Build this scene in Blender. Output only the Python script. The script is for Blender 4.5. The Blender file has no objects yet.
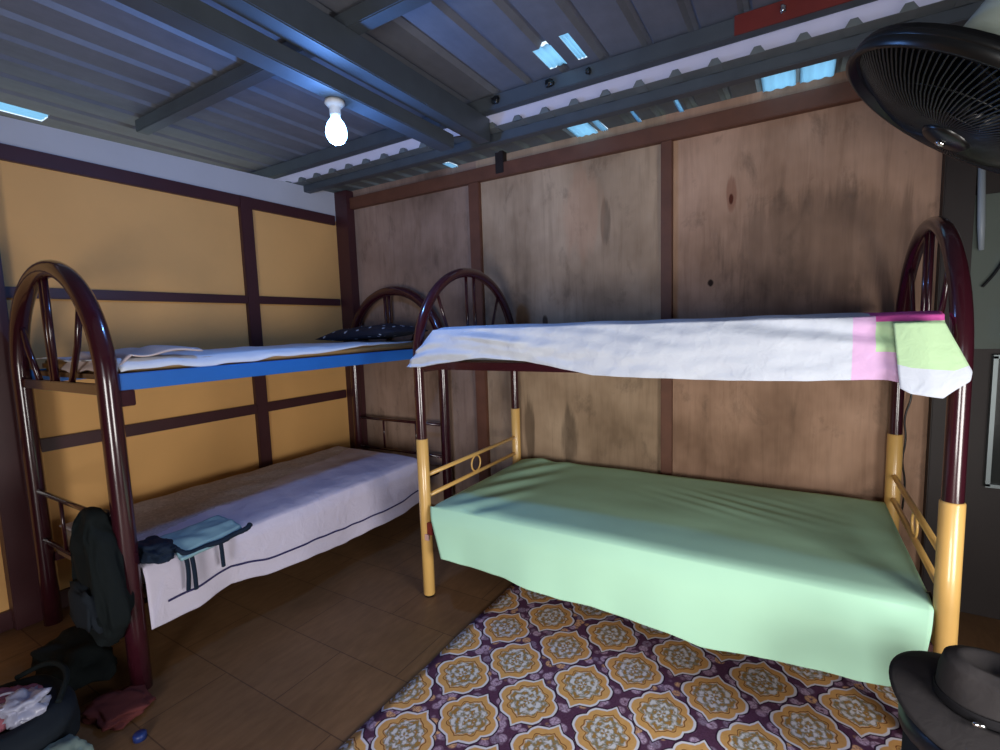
import bpy, bmesh, math, random
from mathutils import Vector, Matrix, noise
random.seed(7)
S = bpy.context.scene
PI = math.pi

# ------------------------------------------------------------------ camera
YAW, PITCH, ROLL = -0.545, -0.0994, -0.0325
CAM = Vector((3.17, -2.8449, 1.3516))
FPX = 488.34
_f = Vector((math.sin(YAW)*math.cos(PITCH), math.cos(YAW)*math.cos(PITCH), math.sin(PITCH)))
_r = Vector((math.cos(YAW), -math.sin(YAW), 0))
_u = _r.cross(_f)
RIGHT = _r*math.cos(ROLL) + _u*math.sin(ROLL)
UP = _u*math.cos(ROLL) - _r*math.sin(ROLL)
cd = bpy.data.cameras.new('camera')
cam = bpy.data.objects.new('camera', cd); S.collection.objects.link(cam)
m3 = Matrix((RIGHT, UP, -_f)).transposed()
cam.matrix_world = Matrix.Translation(CAM) @ m3.to_4x4()
cd.sensor_width = 36; cd.lens = FPX*36/1000; cd.clip_start = 0.02
S.camera = cam
S.view_settings.view_transform = 'Standard'; S.view_settings.look = 'None'
S.view_settings.gamma = 1; S.view_settings.use_curve_mapping = False
S.view_settings.exposure = 0.0

# ------------------------------------------------------------------ world (overcast daylight) and lights
W = bpy.data.worlds.new('sky'); S.world = W; W.use_nodes = True
wn = W.node_tree.nodes['Background']; wn.inputs[0].default_value = (0.70, 0.86, 1.0, 1); wn.inputs[1].default_value = 1.4

def area(name, loc, aim, sx, sy, power, col, spread=PI):
    l = bpy.data.lights.new(name, 'AREA'); l.shape = 'RECTANGLE'; l.size = sx; l.size_y = sy
    l.energy = power; l.color = col; l.spread = spread
    o = bpy.data.objects.new(name, l); S.collection.objects.link(o); o.location = loc
    o.rotation_euler = (Vector(aim)-Vector(loc)).to_track_quat('-Z', 'Y').to_euler()
    return o
area('doorway_daylight', (3.3, -4.58, .72), (2.6, -0.9, 0.55), 0.95, 1.1, 42, (1.0, 0.96, 0.93), 2.6)
area('window_daylight', (4.27, -2.15, .80), (2.0, -1.2, 0.5), 0.7, 0.7, 22, (1.0, 0.96, 0.92), 2.6)
BULB = Vector((1.533, -1.38, 2.14))

# ------------------------------------------------------------------ materials
def lin(c):
    return tuple(((v/255)/12.92 if v/255 <= .04045 else ((v/255+.055)/1.055)**2.4) for v in c)
class NT:
    def __init__(s, name):
        s.m = bpy.data.materials.new(name); s.m.use_nodes = True
        s.t = s.m.node_tree; s.b = s.t.nodes['Principled BSDF']
        s.tc = s.t.nodes.new('ShaderNodeTexCoord')
    def n(s, ty, **k):
        o = s.t.nodes.new(ty)
        for a, b in k.items(): setattr(o, a, b)
        return o
    def put(s, inp, v):
        if hasattr(v, 'is_output') or isinstance(v, bpy.types.NodeSocket): s.t.links.new(v, inp)
        elif isinstance(v, (tuple, list)) and len(v) == 3 and inp.type == 'RGBA': inp.default_value = (*v, 1)
        else: inp.default_value = v
    def math(s, op, a, b=0.0, c=0.0):
        o = s.n('ShaderNodeMath', operation=op)
        s.put(o.inputs[0], a); s.put(o.inputs[1], b); s.put(o.inputs[2], c)
        return o.outputs[0]
    def mapping(s, scale=(1, 1, 1), loc=(0, 0, 0), rot=(0, 0, 0), src='Object'):
        o = s.n('ShaderNodeMapping'); s.t.links.new(s.tc.outputs[src], o.inputs[0])
        o.inputs['Scale'].default_value = scale; o.inputs['Location'].default_value = loc; o.inputs['Rotation'].default_value = rot
        return o.outputs[0]
    def noise(s, vec, scale=5, detail=4, rough=.55, dist=0):
        o = s.n('ShaderNodeTexNoise'); s.t.links.new(vec, o.inputs['Vector'])
        o.inputs['Scale'].default_value = scale; o.inputs['Detail'].default_value = detail
        o.inputs['Roughness'].default_value = rough; o.inputs['Distortion'].default_value = dist
        return o.outputs['Fac']
    def ramp(s, fac, stops, interp='LINEAR'):
        o = s.n('ShaderNodeValToRGB'); s.put(o.inputs[0], fac); r = o.color_ramp; r.interpolation = interp
        while len(r.elements) > 1: r.elements.remove(r.elements[0])
        r.elements[0].position = stops[0][0]; r.elements[0].color = (*stops[0][1], 1)
        for p, c in stops[1:]:
            e = r.elements.new(p); e.color = (*c, 1)
        return o.outputs[0]
    def mix(s, fac, a, b, mode='MIX'):
        o = s.n('ShaderNodeMix', data_type='RGBA', blend_type=mode)
        s.put(o.inputs[0], fac); s.put(o.inputs[6], a); s.put(o.inputs[7], b)
        return o.outputs[2]
    def xyz(s, src='Object'):
        o = s.n('ShaderNodeSeparateXYZ'); s.t.links.new(s.tc.outputs[src], o.inputs[0]); return o.outputs
    def bump(s, h, strength=.3, dist=.01):
        o = s.n('ShaderNodeBump'); o.inputs['Strength'].default_value = strength; o.inputs['Distance'].default_value = dist
        s.t.links.new(h, o.inputs['Height']); s.t.links.new(o.outputs[0], s.b.inputs['Normal'])
    def out(s, col=None, rough=.6, metal=0, spec=None):
        if col is not None: s.put(s.b.inputs['Base Color'], col)
        s.put(s.b.inputs['Roughness'], rough); s.b.inputs['Metallic'].default_value = metal
        if spec is not None: s.b.inputs['Specular IOR Level'].default_value = spec
        return s.m

def plain(name, c, rough=.6, metal=0, var=.12, scale=8, bump=0, bscale=60, spec=None, coat=0):
    t = NT(name); c = lin(c)
    f = t.noise(t.mapping(), scale)
    col = t.mix(f, tuple(v*(1-var*1.6) for v in c), tuple(min(1, v*(1+var*1.6)) for v in c))
    if bump: t.bump(t.noise(t.mapping(), bscale, 3), bump, .004)
    m = t.out(col, rough, metal, spec)
    if coat: t.b.inputs['Coat Weight'].default_value = coat; t.b.inputs['Coat Roughness'].default_value = .08
    return m
def cloth(name, c, rough=.9, var=.05, weave=900, wb=.15, trans=0, crinkle=0.35, cscale=9, cd=.012, stretch=(1, 1, 1)):
    t = NT(name); c = lin(c)
    f = t.noise(t.mapping(), 3, 3)
    col = t.mix(f, tuple(v*(1-var) for v in c), tuple(min(1, v*(1+var)) for v in c))
    h = t.noise(t.mapping(stretch), cscale, 4, .5, .6)
    t.bump(h, crinkle, cd)
    return t.out(col, rough, 0, .2)

def mat_plywood():
    t = NT('weathered plywood'); x, y, z = t.xyz()
    stre = t.noise(t.mapping((9, 9, .9)), 2.2, 6, .62, .5)
    blot = t.noise(t.mapping((1.1, 1, .8), (3.1, 0, 1.7)), 1.6, 4, .6)
    fine = t.noise(t.mapping((40, 40, 2)), 3, 3)
    base = t.ramp(blot, [(.34, lin((140, 118, 100))), (.5, lin((178, 154, 134))), (.68, lin((204, 180, 160)))])
    base = t.mix(.36, base, t.ramp(stre, [(.32, (.42, .39, .36)), (.5, (.88, .88, .88)), (.72, (1, 1, 1))]), 'MULTIPLY')
    base = t.mix(.25, base, t.ramp(fine, [(.3, (.7, .7, .7)), (.7, (1, 1, 1))]), 'MULTIPLY')
    # per panel tone (four boards of 1.22 m)
    pan = t.math('FLOOR', t.math('DIVIDE', t.math('SUBTRACT', x, .075), 1.235))
    pc = t.ramp(t.math('DIVIDE', pan, 3.0), [(0.0, lin((216, 208, 210))), (.33, lin((242, 238, 226))), (.66, lin((250, 232, 222))), (1.0, lin((200, 160, 135)))], 'CONSTANT')
    base = t.mix(1.0, base, pc, 'MULTIPLY')
    # damp stains: mask noise patches
    st = t.noise(t.mapping((2.2, 1, 1.3), (.4, 0, .3)), 2.4, 6, .68, .3)
    mask = t.ramp(st, [(.56, (0, 0, 0)), (.72, (1, 1, 1))])
    base = t.mix(t.math('MULTIPLY', mask, .55), base, lin((74, 62, 52)))
    # knots and mould marks; the wide patch at right paints in weaker light
    for kx, kz, rx, rz, c, s in ((2.87, 1.965, .012, .03, (38, 14, 8), 1), (2.87, 1.99, .03, .10, (120, 60, 40), .45), (2.774, 1.545, .02, .022, (45, 28, 20), 1),
                                 (1.795, 1.37, .022, .05, (62, 44, 32), .9), (1.66, .66, .05, .25, (60, 48, 38), .6), (1.95, .62, .07, .22, (60, 50, 42), .55),
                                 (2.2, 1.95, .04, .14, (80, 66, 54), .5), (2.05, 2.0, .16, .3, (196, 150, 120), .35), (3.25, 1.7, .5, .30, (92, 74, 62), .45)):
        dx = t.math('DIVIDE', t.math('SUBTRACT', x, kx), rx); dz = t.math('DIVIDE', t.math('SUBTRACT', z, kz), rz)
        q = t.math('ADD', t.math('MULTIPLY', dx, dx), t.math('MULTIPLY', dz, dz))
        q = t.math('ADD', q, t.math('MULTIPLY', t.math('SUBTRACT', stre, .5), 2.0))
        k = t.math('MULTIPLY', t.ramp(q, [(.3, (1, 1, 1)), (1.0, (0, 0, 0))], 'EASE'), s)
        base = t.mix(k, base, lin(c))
    t.bump(fine, .12, .003)
    return t.out(base, .75, 0, .25)

def mat_steelroof(name='galvanised roof sheet', c1=(98, 103, 116), c2=(130, 135, 147)):
    t = NT(name)
    f = t.noise(t.mapping((3, .6, 1)), 3, 5, .6)
    v = t.noise(t.mapping((1, 1, 1)), 14, 4)
    col = t.mix(f, lin(c1), lin(c2)); col = t.mix(.3, col, t.ramp(v, [(.3, (.6, .6, .6)), (.7, (1, 1, 1))]), 'MULTIPLY')
    t.bump(t.noise(t.mapping((1, 1, 1)), 7, 2), .2, .006)
    return t.out(col, .6, .2)

def mat_floor():
    t = NT('brown wood-pattern floor vinyl')
    br = t.n('ShaderNodeTexBrick'); t.t.links.new(t.mapping((1, 1, 1), (0, 0, 0), (0, 0, 0)), br.inputs['Vector'])
    br.offset = .5
    for k, v in (('Color1', (*lin((128, 96, 68)), 1)), ('Color2', (*lin((136, 102, 72)), 1)), ('Mortar', (*lin((92, 66, 48)), 1))): br.inputs[k].default_value = v
    br.inputs['Scale'].default_value = 1; br.inputs['Mortar Size'].default_value = .003; br.inputs['Mortar Smooth'].default_value = .6
    br.inputs['Brick Width'].default_value = .62; br.inputs['Row Height'].default_value = .31
    g = t.noise(t.mapping((14, 3, 1)), 3, 5, .6, .4)
    dirt = t.noise(t.mapping(), 1.7, 5, .6)
    col = t.mix(.55, br.outputs[0], t.ramp(g, [(.3, (.55, .5, .45)), (.7, (1, 1, 1))]), 'MULTIPLY')
    col = t.mix(.6, col, t.ramp(dirt, [(.3, (.5, .5, .45)), (.65, (1, 1, 1))]), 'MULTIPLY')
    t.bump(br.outputs[1], -.15, .003)
    return t.out(col, .5, 0, .35)

def mat_rug():
    t = NT('purple and orange medallion rug'); x, y, z = t.xyz()
    PX, PY = .287, .335
    def cell(ox, oy):
        u = t.math('SUBTRACT', t.math('FLOORED_MODULO', t.math('ADD', x, ox+PX/2), PX), PX/2)
        v = t.math('SUBTRACT', t.math('FLOORED_MODULO', t.math('ADD', y, oy+PY/2), PY), PY/2)
        r = t.math('SQRT', t.math('ADD', t.math('MULTIPLY', u, u), t.math('MULTIPLY', v, v)))
        th = t.math('DIVIDE', t.math('ARCTAN2', t.math('ABSOLUTE', v), t.math('ABSOLUTE', u)), PI/2)
        g = lambda a: (a/.14,)*3
        R = t.ramp(th, [(0, g(.112)), (.12, g(.111)), (.24, g(.102)), (.32, g(.094)), (.45, g(.104)), (.60, g(.108)), (.72, g(.103)), (.84, g(.101)), (.93, g(.112)), (1, g(.128))])
        return t.math('DIVIDE', r, t.math('MULTIPLY', R, .14)), r, t.math('ARCTAN2', v, u)
    qa, ra, ta = cell(0, 0); qb, rb, tb = cell(PX/2, PY/2)
    isa = t.math('LESS_THAN', qa, qb)
    q = t.math('MINIMUM', qa, qb)
    th = t.math('ADD', t.math('MULTIPLY', ta, isa), t.math('MULTIPLY', tb, t.math('SUBTRACT', 1, isa)))
    nz = t.noise(t.mapping(), 60, 3, .6)
    # inner scroll: lobes in polar coordinates, broken by noise
    lob = t.math('MULTIPLY', t.math('COSINE', t.math('MULTIPLY', th, 4)), t.math('SINE', t.math('MULTIPLY', q, 21)))
    lob = t.math('ADD', lob, t.math('MULTIPLY', t.math('SUBTRACT', nz, .5), 4.0))
    inner = t.ramp(t.math('ADD', t.math('MULTIPLY', lob, .5), .5), [(.15, lin((170, 126, 66))), (.38, lin((140, 130, 104))), (.6, lin((168, 162, 158))), (.82, lin((222, 218, 226)))])
    lob2 = t.math('MULTIPLY', t.math('COSINE', t.math('ADD', t.math('MULTIPLY', th, 8), 1.0)), t.math('SINE', t.math('MULTIPLY', q, 33)))
    lob2 = t.math('ADD', lob2, t.math('MULTIPLY', t.math('SUBTRACT', t.noise(t.mapping(), 110, 2), .5), 2.4))
    inner = t.mix(t.ramp(lob2, [(.5, (0, 0, 0)), (.9, (.7, .7, .7))]), inner, lin((214, 206, 220)))
    orange = t.mix(nz, lin((206, 148, 82)), lin((226, 178, 118)))
    scal = t.math('ADD', q, t.math('MULTIPLY', t.math('COSINE', t.math('MULTIPLY', th, 12)), .035))
    med = t.mix(t.ramp(scal, [(.62, (0, 0, 0)), (.67, (1, 1, 1))]), inner, orange)
    med = t.mix(t.ramp(scal, [(.67, (0, 0, 0)), (.685, (1, 1, 1)), (.70, (1, 1, 1)), (.72, (0, 0, 0))]), med, lin((120, 66, 34)))
    med = t.mix(t.ramp(q, [(.90, (0, 0, 0)), (.925, (1, 1, 1))]), med, lin((226, 222, 236)))
    # ground: dark purple with small flowers
    vo = t.n('ShaderNodeTexVoronoi'); t.t.links.new(t.mapping(), vo.inputs['Vector']); vo.inputs['Scale'].default_value = 26
    vd = vo.outputs['Distance']
    cellc = t.n('ShaderNodeSeparateColor'); t.t.links.new(vo.outputs['Color'], cellc.inputs[0])
    fl = t.ramp(cellc.outputs[0], [(0, lin((196, 170, 200))), (.45, lin((150, 132, 160))), (.62, lin((226, 176, 132))), (.8, lin((180, 150, 178)))], 'CONSTANT')
    ground = t.mix(t.ramp(vd, [(.42, (1, 1, 1)), (.56, (0, 0, 0))]), lin((84, 50, 78)), fl)
    ground = t.mix(t.ramp(vd, [(.10, (1, 1, 1)), (.17, (0, 0, 0))]), ground, lin((112, 74, 100)))
    ground = t.mix(t.ramp(t.noise(t.mapping(), 140, 2), [(.42, (0, 0, 0)), (.6, (.6, .6, .6))]), ground, lin((98, 64, 92)))
    # big rosettes between the medallions
    uu = t.math('SUBTRACT', t.math('FLOORED_MODULO', t.math('ADD', x, 0.0), PX/2), PX/4)
    col = t.mix(t.ramp(q, [(.985, (0, 0, 0)), (1.0, (1, 1, 1))]), med, lin((52, 24, 52)))
    col = t.mix(t.ramp(q, [(1.04, (0, 0, 0)), (1.05, (1, 1, 1))]), col, ground)
    # ramps clamp at 1, so scale q down for the outer limits
    qs = t.math('MULTIPLY', q, .5)
    col = t.mix(t.ramp(qs, [(.4925, (0, 0, 0)), (.5, (1, 1, 1))]), med, lin((52, 24, 52)))
    col = t.mix(t.ramp(qs, [(.515, (0, 0, 0)), (.525, (1, 1, 1))]), col, ground)
    t.bump(t.noise(t.mapping(), 300, 2), .25, .003)
    return t.out(col, .85, 0, .2)

M = {}
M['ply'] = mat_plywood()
M['roof'] = mat_steelroof()
M['roof_low'] = mat_steelroof('weathered roof sheet', (92, 100, 104), (130, 138, 140))
M['floor'] = mat_floor(); M['rug'] = mat_rug()
M['yellow_wall'] = plain('ochre painted board', (230, 176, 108), .7, var=.07, scale=2.5)
M['white_wall'] = plain('pale grey painted board', (196, 198, 206), .7, var=.05, scale=3)
M['batten'] = plain('maroon painted batten', (68, 36, 40), .45, var=.15)
M['batten_wood'] = plain('brown stained batten', (100, 62, 45), .6, var=.25, scale=10)
M['dark_wood'] = plain('dark stained wood', (32, 22, 20), .6, var=.2)
M['maroon'] = plain('glossy maroon enamel', (54, 18, 28), .22, var=.05, coat=.6)
M['yellow'] = plain('yellow enamel', (222, 178, 104), .3, var=.05, coat=.4)
M['blue'] = plain('blue enamel', (34, 106, 190), .4, var=.08)
M['steel'] = plain('dull painted steel', (84, 92, 100), .5, .4, var=.15)
M['rust'] = plain('red oxide primer', (112, 38, 34), .6, .1, var=.2)
M['green'] = cloth('pale green sheet', (188, 236, 206), crinkle=.2, cscale=5, cd=.01)
M['quilt'] = cloth('white quilted cotton', (206, 214, 228), crinkle=.55, cscale=26, cd=.008)
M['q_lilac'] = cloth('lilac quilt patch', (222, 184, 226), crinkle=.5, cscale=26, cd=.008)
M['q_green'] = cloth('light green quilt patch', (188, 222, 178), crinkle=.5, cscale=26, cd=.008)
M['q_magenta'] = cloth('magenta quilt patch', (222, 96, 178), crinkle=.5, cscale=26, cd=.008)
M['white_cloth'] = cloth('thin white cotton', (220, 226, 236), crinkle=.3)
M['lilac_sheet'] = cloth('pale lilac sheet', (206, 200, 220), crinkle=.6, cscale=12)
M['stripe'] = cloth('dark stripe', (58, 54, 96))
M['beige_blanket'] = None
M['tan'] = cloth('tan foam', (170, 138, 92), crinkle=.2)
M['board'] = plain('plywood bed board', (120, 92, 66), .7)
M['navy'] = cloth('dark navy cloth', (26, 38, 56), crinkle=.5, cscale=14)
M['teal'] = cloth('pale teal cloth', (136, 172, 184), crinkle=.25)
M['bag'] = cloth('blackish green nylon', (18, 24, 26), crinkle=.5, cscale=10)
M['bag2'] = cloth('dark slate nylon', (28, 34, 42), crinkle=.5, cscale=10)
M['redc'] = cloth('dull red cloth', (92, 46, 46))
M['grayg'] = cloth('grey green cloth', (112, 128, 124))
M['pinkc'] = cloth('pink patterned cloth', (150, 90, 104))
M['plastic_white'] = plain('white plastic film', (160, 162, 184), .3, var=.1, bump=.3)
M['black_plastic'] = plain('black plastic', (16, 17, 18), .3, var=.05)
M['black_wire'] = plain('black coated wire', (20, 21, 22), .4, var=.05)
M['chrome'] = plain('chrome', (220, 220, 220), .15, 1, var=.02)
M['housing'] = plain('pale grey green plastic', (170, 182, 172), .4, var=.04)
M['pipe'] = plain('grey pvc pipe', (150, 160, 168), .4, var=.05)
M['felt'] = cloth('charcoal felt', (46, 43, 44), crinkle=.3, cscale=20)
M['felt_band'] = cloth('darker hat band', (24, 23, 26))
M['socket'] = plain('white lamp socket', (210, 212, 215), .4)
M['navy_print'] = None
M['stool'] = plain('dark blue plastic', (16, 20, 30), .4)
M['grayboard'] = plain('grey green board', (92, 102, 96), .7, var=.08, scale=4)

t = NT('beige patterned blanket')
n1 = t.noise(t.mapping(), 38, 5, .65, 1.5)
M['beige_blanket'] = (t.bump(t.noise(t.mapping(), 16, 4), .5, .01), t.out(t.ramp(n1, [(.35, lin((166, 160, 170))), (.55, lin((192, 187, 195))), (.7, lin((212, 206, 214)))]), .9))[1]
t = NT('navy cloth with small white print')
vo = t.n('ShaderNodeTexVoronoi'); t.t.links.new(t.mapping(), vo.inputs['Vector']); vo.inputs['Scale'].default_value = 17
M['navy_print'] = (t.bump(t.noise(t.mapping(), 10, 3), .4, .01), t.out(t.ramp(vo.outputs['Distance'], [(.17, lin((190, 200, 215))), (.22, lin((22, 28, 46)))]), .85))[1]
# translucent corrugated sheet (lets the sky through)
def translucent(name, c, mixf=.75):
    t = NT(name); tr = t.n('ShaderNodeBsdfTranslucent'); tr.inputs[0].default_value = (*c, 1)
    mx = t.n('ShaderNodeMixShader'); mx.inputs[0].default_value = mixf
    t.b.inputs['Base Color'].default_value = (*c, 1); t.b.inputs['Roughness'].default_value = .35
    o = t.t.nodes['Material Output']
    t.t.links.new(t.b.outputs[0], mx.inputs[1]); t.t.links.new(tr.outputs[0], mx.inputs[2]); t.t.links.new(mx.outputs[0], o.inputs[0])
    return t.m
M['skylight'] = translucent('translucent roof sheet', (.60, .86, 1.0), .88)
M['flashing'] = translucent('white plastic flashing', (.80, .76, .86), .55)
t = NT('lit led bulb'); t.b.inputs['Base Color'].default_value = (1, 1, 1, 1)
t.b.inputs['Emission Color'].default_value = (.22, .50, 1, 1); t.b.inputs['Emission Strength'].default_value = 14
M['bulb'] = t.m

# ------------------------------------------------------------------ mesh helpers
def link(name, bm, mats, parent=None, smooth=False, origin=None):
    me = bpy.data.meshes.new(name)
    bmesh.ops.recalc_face_normals(bm, faces=bm.faces)
    if origin is not None:
        bmesh.ops.translate(bm, verts=bm.verts, vec=-Vector(origin))
    bm.to_mesh(me); bm.free()
    if not isinstance(mats, (list, tuple)): mats = [mats]
    for m in mats: me.materials.append(m)
    if smooth: me.polygons.foreach_set('use_smooth', [True]*len(me.polygons))
    o = bpy.data.objects.new(name, me); S.collection.objects.link(o)
    if parent is not None: o.parent = parent
    if origin is not None: o.location = Vector(origin) - (parent.location if parent is not None else Vector())
    elif parent is not None: o.location = -parent.location if parent.type == 'EMPTY' else Vector()
    return o
def thing(name, label, cat, loc, group=None):
    o = bpy.data.objects.new(name, None); S.collection.objects.link(o); o.location = loc
    o.empty_display_size = .1
    return tag(o, label, cat, group)
def tag(o, label, cat, group=None, kind=None):
    o['label'] = label; o['category'] = cat
    if group: o['group'] = group
    if kind: o['kind'] = kind
    return o
def struct(name, bm, mats, label=None, smooth=False):
    o = link(name, bm, mats, None, smooth); o['kind'] = 'structure'
    if label: o['label'] = label
    return o
def box(bm, a, b, mat=0, bev=0):
    a = Vector(a); b = Vector(b); c = (a+b)/2; d = b-a
    g = bmesh.ops.create_cube(bm, size=1, matrix=Matrix.Translation(c) @ Matrix.Diagonal((abs(d.x), abs(d.y), abs(d.z), 1)))
    fs = set(f for v in g['verts'] for f in v.link_faces)
    for f in fs: f.material_index = mat
    if bev:
        es = set(e for f in fs for e in f.edges)
        bmesh.ops.bevel(bm, geom=list(es), offset=bev, segments=2, affect='EDGES', clamp_overlap=True)
    return bm
def B(a, b, bev=0): return box(bmesh.new(), a, b, 0, bev)
def tube(bm, pts, r, n=12, closed=False, cap=True, mat=0):
    pts = [Vector(p) for p in pts]; N = len(pts)
    rad = r if isinstance(r, (list, tuple)) else [r]*N
    tang = []
    for i in range(N):
        a = pts[i-1] if (i > 0 or closed) else pts[i]; b = pts[(i+1) % N] if (i < N-1 or closed) else pts[i]
        tang.append((b-a).normalized())
    ref = Vector((0, 0, 1)) if abs(tang[0].z) < .9 else Vector((1, 0, 0))
    nv = (ref - tang[0]*ref.dot(tang[0])).normalized(); rings = []
    for i in range(N):
        nv = (nv - tang[i]*nv.dot(tang[i])).normalized(); bv = tang[i].cross(nv)
        rings.append([bm.verts.new(pts[i] + (nv*math.cos(2*PI*k/n) + bv*math.sin(2*PI*k/n))*rad[i]) for k in range(n)])
    for i in range(N-1 + (1 if closed else 0)):
        A = rings[i]; Bq = rings[(i+1) % N]
        for k in range(n):
            f = bm.faces.new((A[k], A[(k+1) % n], Bq[(k+1) % n], Bq[k])); f.material_index = mat; f.smooth = True
    if cap and not closed:
        for R in (rings[0], rings[-1]):
            try: bm.faces.new(R).material_index = mat
            except ValueError: pass
    return bm
def T(pts, r, n=12, closed=False): return tube(bmesh.new(), pts, r, n, closed)
def grid(bm, nu, nv, fn, matfn=None, closed_u=False):
    vs = [[bm.verts.new(fn(i/nu, j/nv)) for j in range(nv+1)] for i in range(nu+(0 if closed_u else 1))]
    L = len(vs)
    for i in range(nu):
        for j in range(nv):
            f = bm.faces.new((vs[i][j], vs[(i+1) % L][j], vs[(i+1) % L][j+1], vs[i][j+1])); f.smooth = True
            if matfn: f.material_index = matfn((i+.5)/nu, (j+.5)/nv)
    return bm
def thicken(o, th=.004, off=-1):
    m = o.modifiers.new('thickness', 'SOLIDIFY'); m.thickness = th; m.offset = off
    return o
def nz(x, y=0, z=0): return noise.noise(Vector((x, y, z)))
def lathe(bm, prof, n=32, mat=0, M4=None, ripple=None):
    rings = []
    for r, z in prof:
        ring = []
        for k in range(n):
            a = 2*PI*k/n; rr = r*(1+(ripple(a, r, z) if ripple else 0))
            v = Vector((rr*math.cos(a), rr*math.sin(a), z))
            ring.append(bm.verts.new(M4 @ v if M4 else v))
        rings.append(ring)
    for i in range(len(rings)-1):
        for k in range(n):
            f = bm.faces.new((rings[i][k], rings[i][(k+1) % n], rings[i+1][(k+1) % n], rings[i+1][k])); f.smooth = True; f.material_index = mat
    for R in (rings[0], rings[-1]):
        if (R[0].co-R[n//2].co).length > 1e-4: bm.faces.new(R).material_index = mat
    return bm
def interp(pts, x):
    if x <= pts[0][0]: return pts[0][1]
    for (a, b), (c, d) in zip(pts, pts[1:]):
        if x <= c:
            t = (x-a)/(c-a); t = t*t*(3-2*t) if False else t
            return b+(d-b)*t
    return pts[-1][1]
def lump(center, size, amp=.15, seed=0, seg=4, power=.8):
    """a soft crumpled heap: subdivided ball squashed to size and broken by noise"""
    bm = bmesh.new(); bmesh.ops.create_icosphere(bm, subdivisions=seg, radius=1)
    for v in bm.verts:
        p = v.co.copy(); d = 1 + amp*(nz(p.x*1.7+seed, p.y*1.7, p.z*1.7)*1.6 + nz(p.x*4+seed, p.y*4, p.z*4)*.7)
        q = Vector([math.copysign(abs(c)**power, c) for c in p])
        v.co = Vector(center) + Vector((q.x*size[0], q.y*size[1], q.z*size[2]))*d
    for f in bm.faces: f.smooth = True
    return bm

# ------------------------------------------------------------------ setting
XR, YF = 4.3, -4.6
ground = struct('floor', B((-.12, YF-.05, -.06), (XR+.12, .12, 0)), M['floor'])
g2 = struct('floor_outside', B((-9, -11, -.25), (13, 9, -.1)), plain('dry earth yard', (150, 140, 120), .9))  # unseen ground plane, added to bounce daylight up under the eaves
struct('wall_left', B((-.06, YF, 0), (0, .0, 2.26)), M['yellow_wall'])
bm = bmesh.new()      # pale band above the top rail, its top edge rising slightly to the corner
vs = [(-.05, YF, 2.23), (-.05, 0, 2.23), (-.05, 0, 2.45), (-.05, YF, 2.32)]
A = [bm.verts.new(v) for v in vs]; Bv = [bm.verts.new((.004, v[1], v[2])) for v in vs]
bm.faces.new(A); bm.faces.new(Bv)
for i in range(4): bm.faces.new((A[i], A[(i+1) % 4], Bv[(i+1) % 4], Bv[i]))
struct('wall_left_upper', bm, M['white_wall'])
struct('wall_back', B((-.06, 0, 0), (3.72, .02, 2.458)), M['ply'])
struct('wall_right_corner', B((3.72, .0, 0), (XR+.1, .03, 2.458)), M['dark_wood'])
bm = bmesh.new()
box(bm, (XR, YF, 0), (XR+.06, -2.55, 2.5)); box(bm, (XR, -1.75, 0), (XR+.06, 0, 2.5)); box(bm, (XR, -2.55, 0), (XR+.06, -1.75, .4)); box(bm, (XR, -2.55, 1.2), (XR+.06, -1.75, 2.5))
struct('wall_right', bm, M['dark_wood'])
bm = bmesh.new()      # wall behind the camera with its doorway
box(bm, (-.06, YF-.06, 0), (2.8, YF, 2.45)); box(bm, (3.8, YF-.06, 0), (XR+.06, YF, 2.45)); box(bm, (2.8, YF-.06, 1.95), (3.8, YF, 2.45))
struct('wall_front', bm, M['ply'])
struct('trim_1', B((0, YF, 2.19), (.03, -.1, 2.262), .004), M['batten'])
struct('trim_2', B((0, YF, 1.558), (.03, -.1, 1.61), .004), M['batten'])
struct('trim_3', B((0, YF, .81), (.03, -.1, .875), .004), M['batten'])
struct('trim_4', B((0, -.885, .0), (.034, -.80, 2.262), .004), M['batten'])
struct('trim_5', B((0, -.075, 0), (.14, 0, 2.45), .004), M['batten'])
struct('trim_6', B((0, -2.185, 0), (.07, -2.07, 2.33), .004), M['batten'])
struct('baseboard_left', B((0, YF, 0), (.025, -.1, .09), .004), M['batten'])
struct('trim_7', B((0.1, -.045, 2.31), (3.70, 0, 2.395), .004), M['batten_wood'])
struct('trim_8', B((1.262, -.035, 0), (1.345, 0, 2.31), .004), M['batten_wood'])
struct('trim_9', B((2.525, -.035, 0), (2.585, 0, 2.31), .004), M['batten_wood'])
struct('trim_10', B((3.69, -.06, 0), (3.79, 0, 2.44), .004), M['dark_wood'])
bm = B((3.80, -.012, 1.19), (4.25, -.001, 1.83)); struct('trim_11', bm, M['grayboard'])
# window at the far right edge
bm = bmesh.new(); 
for a, b in (((3.885, -.03, .6), (3.90, 0, 1.16)), ((3.885, -.03, 1.15), (4.25, 0, 1.165)), ((3.885, -.03, .595), (4.25, 0, .61)), ((4.24, -.03, .6), (4.255, 0, 1.16))): box(bm, a, b)
struct('window_1', bm, plain('dull window metal', (130, 140, 142), .4, .5))
bm = B((3.902, -.012, .61), (4.24, -.004, 1.15))
t = NT('window glass'); t.out(lin((50, 54, 54)), .1); t.b.inputs['Transmission Weight'].default_value = .2
o = link('pane', bm, t.m, bpy.data.objects['window_1'])

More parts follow.
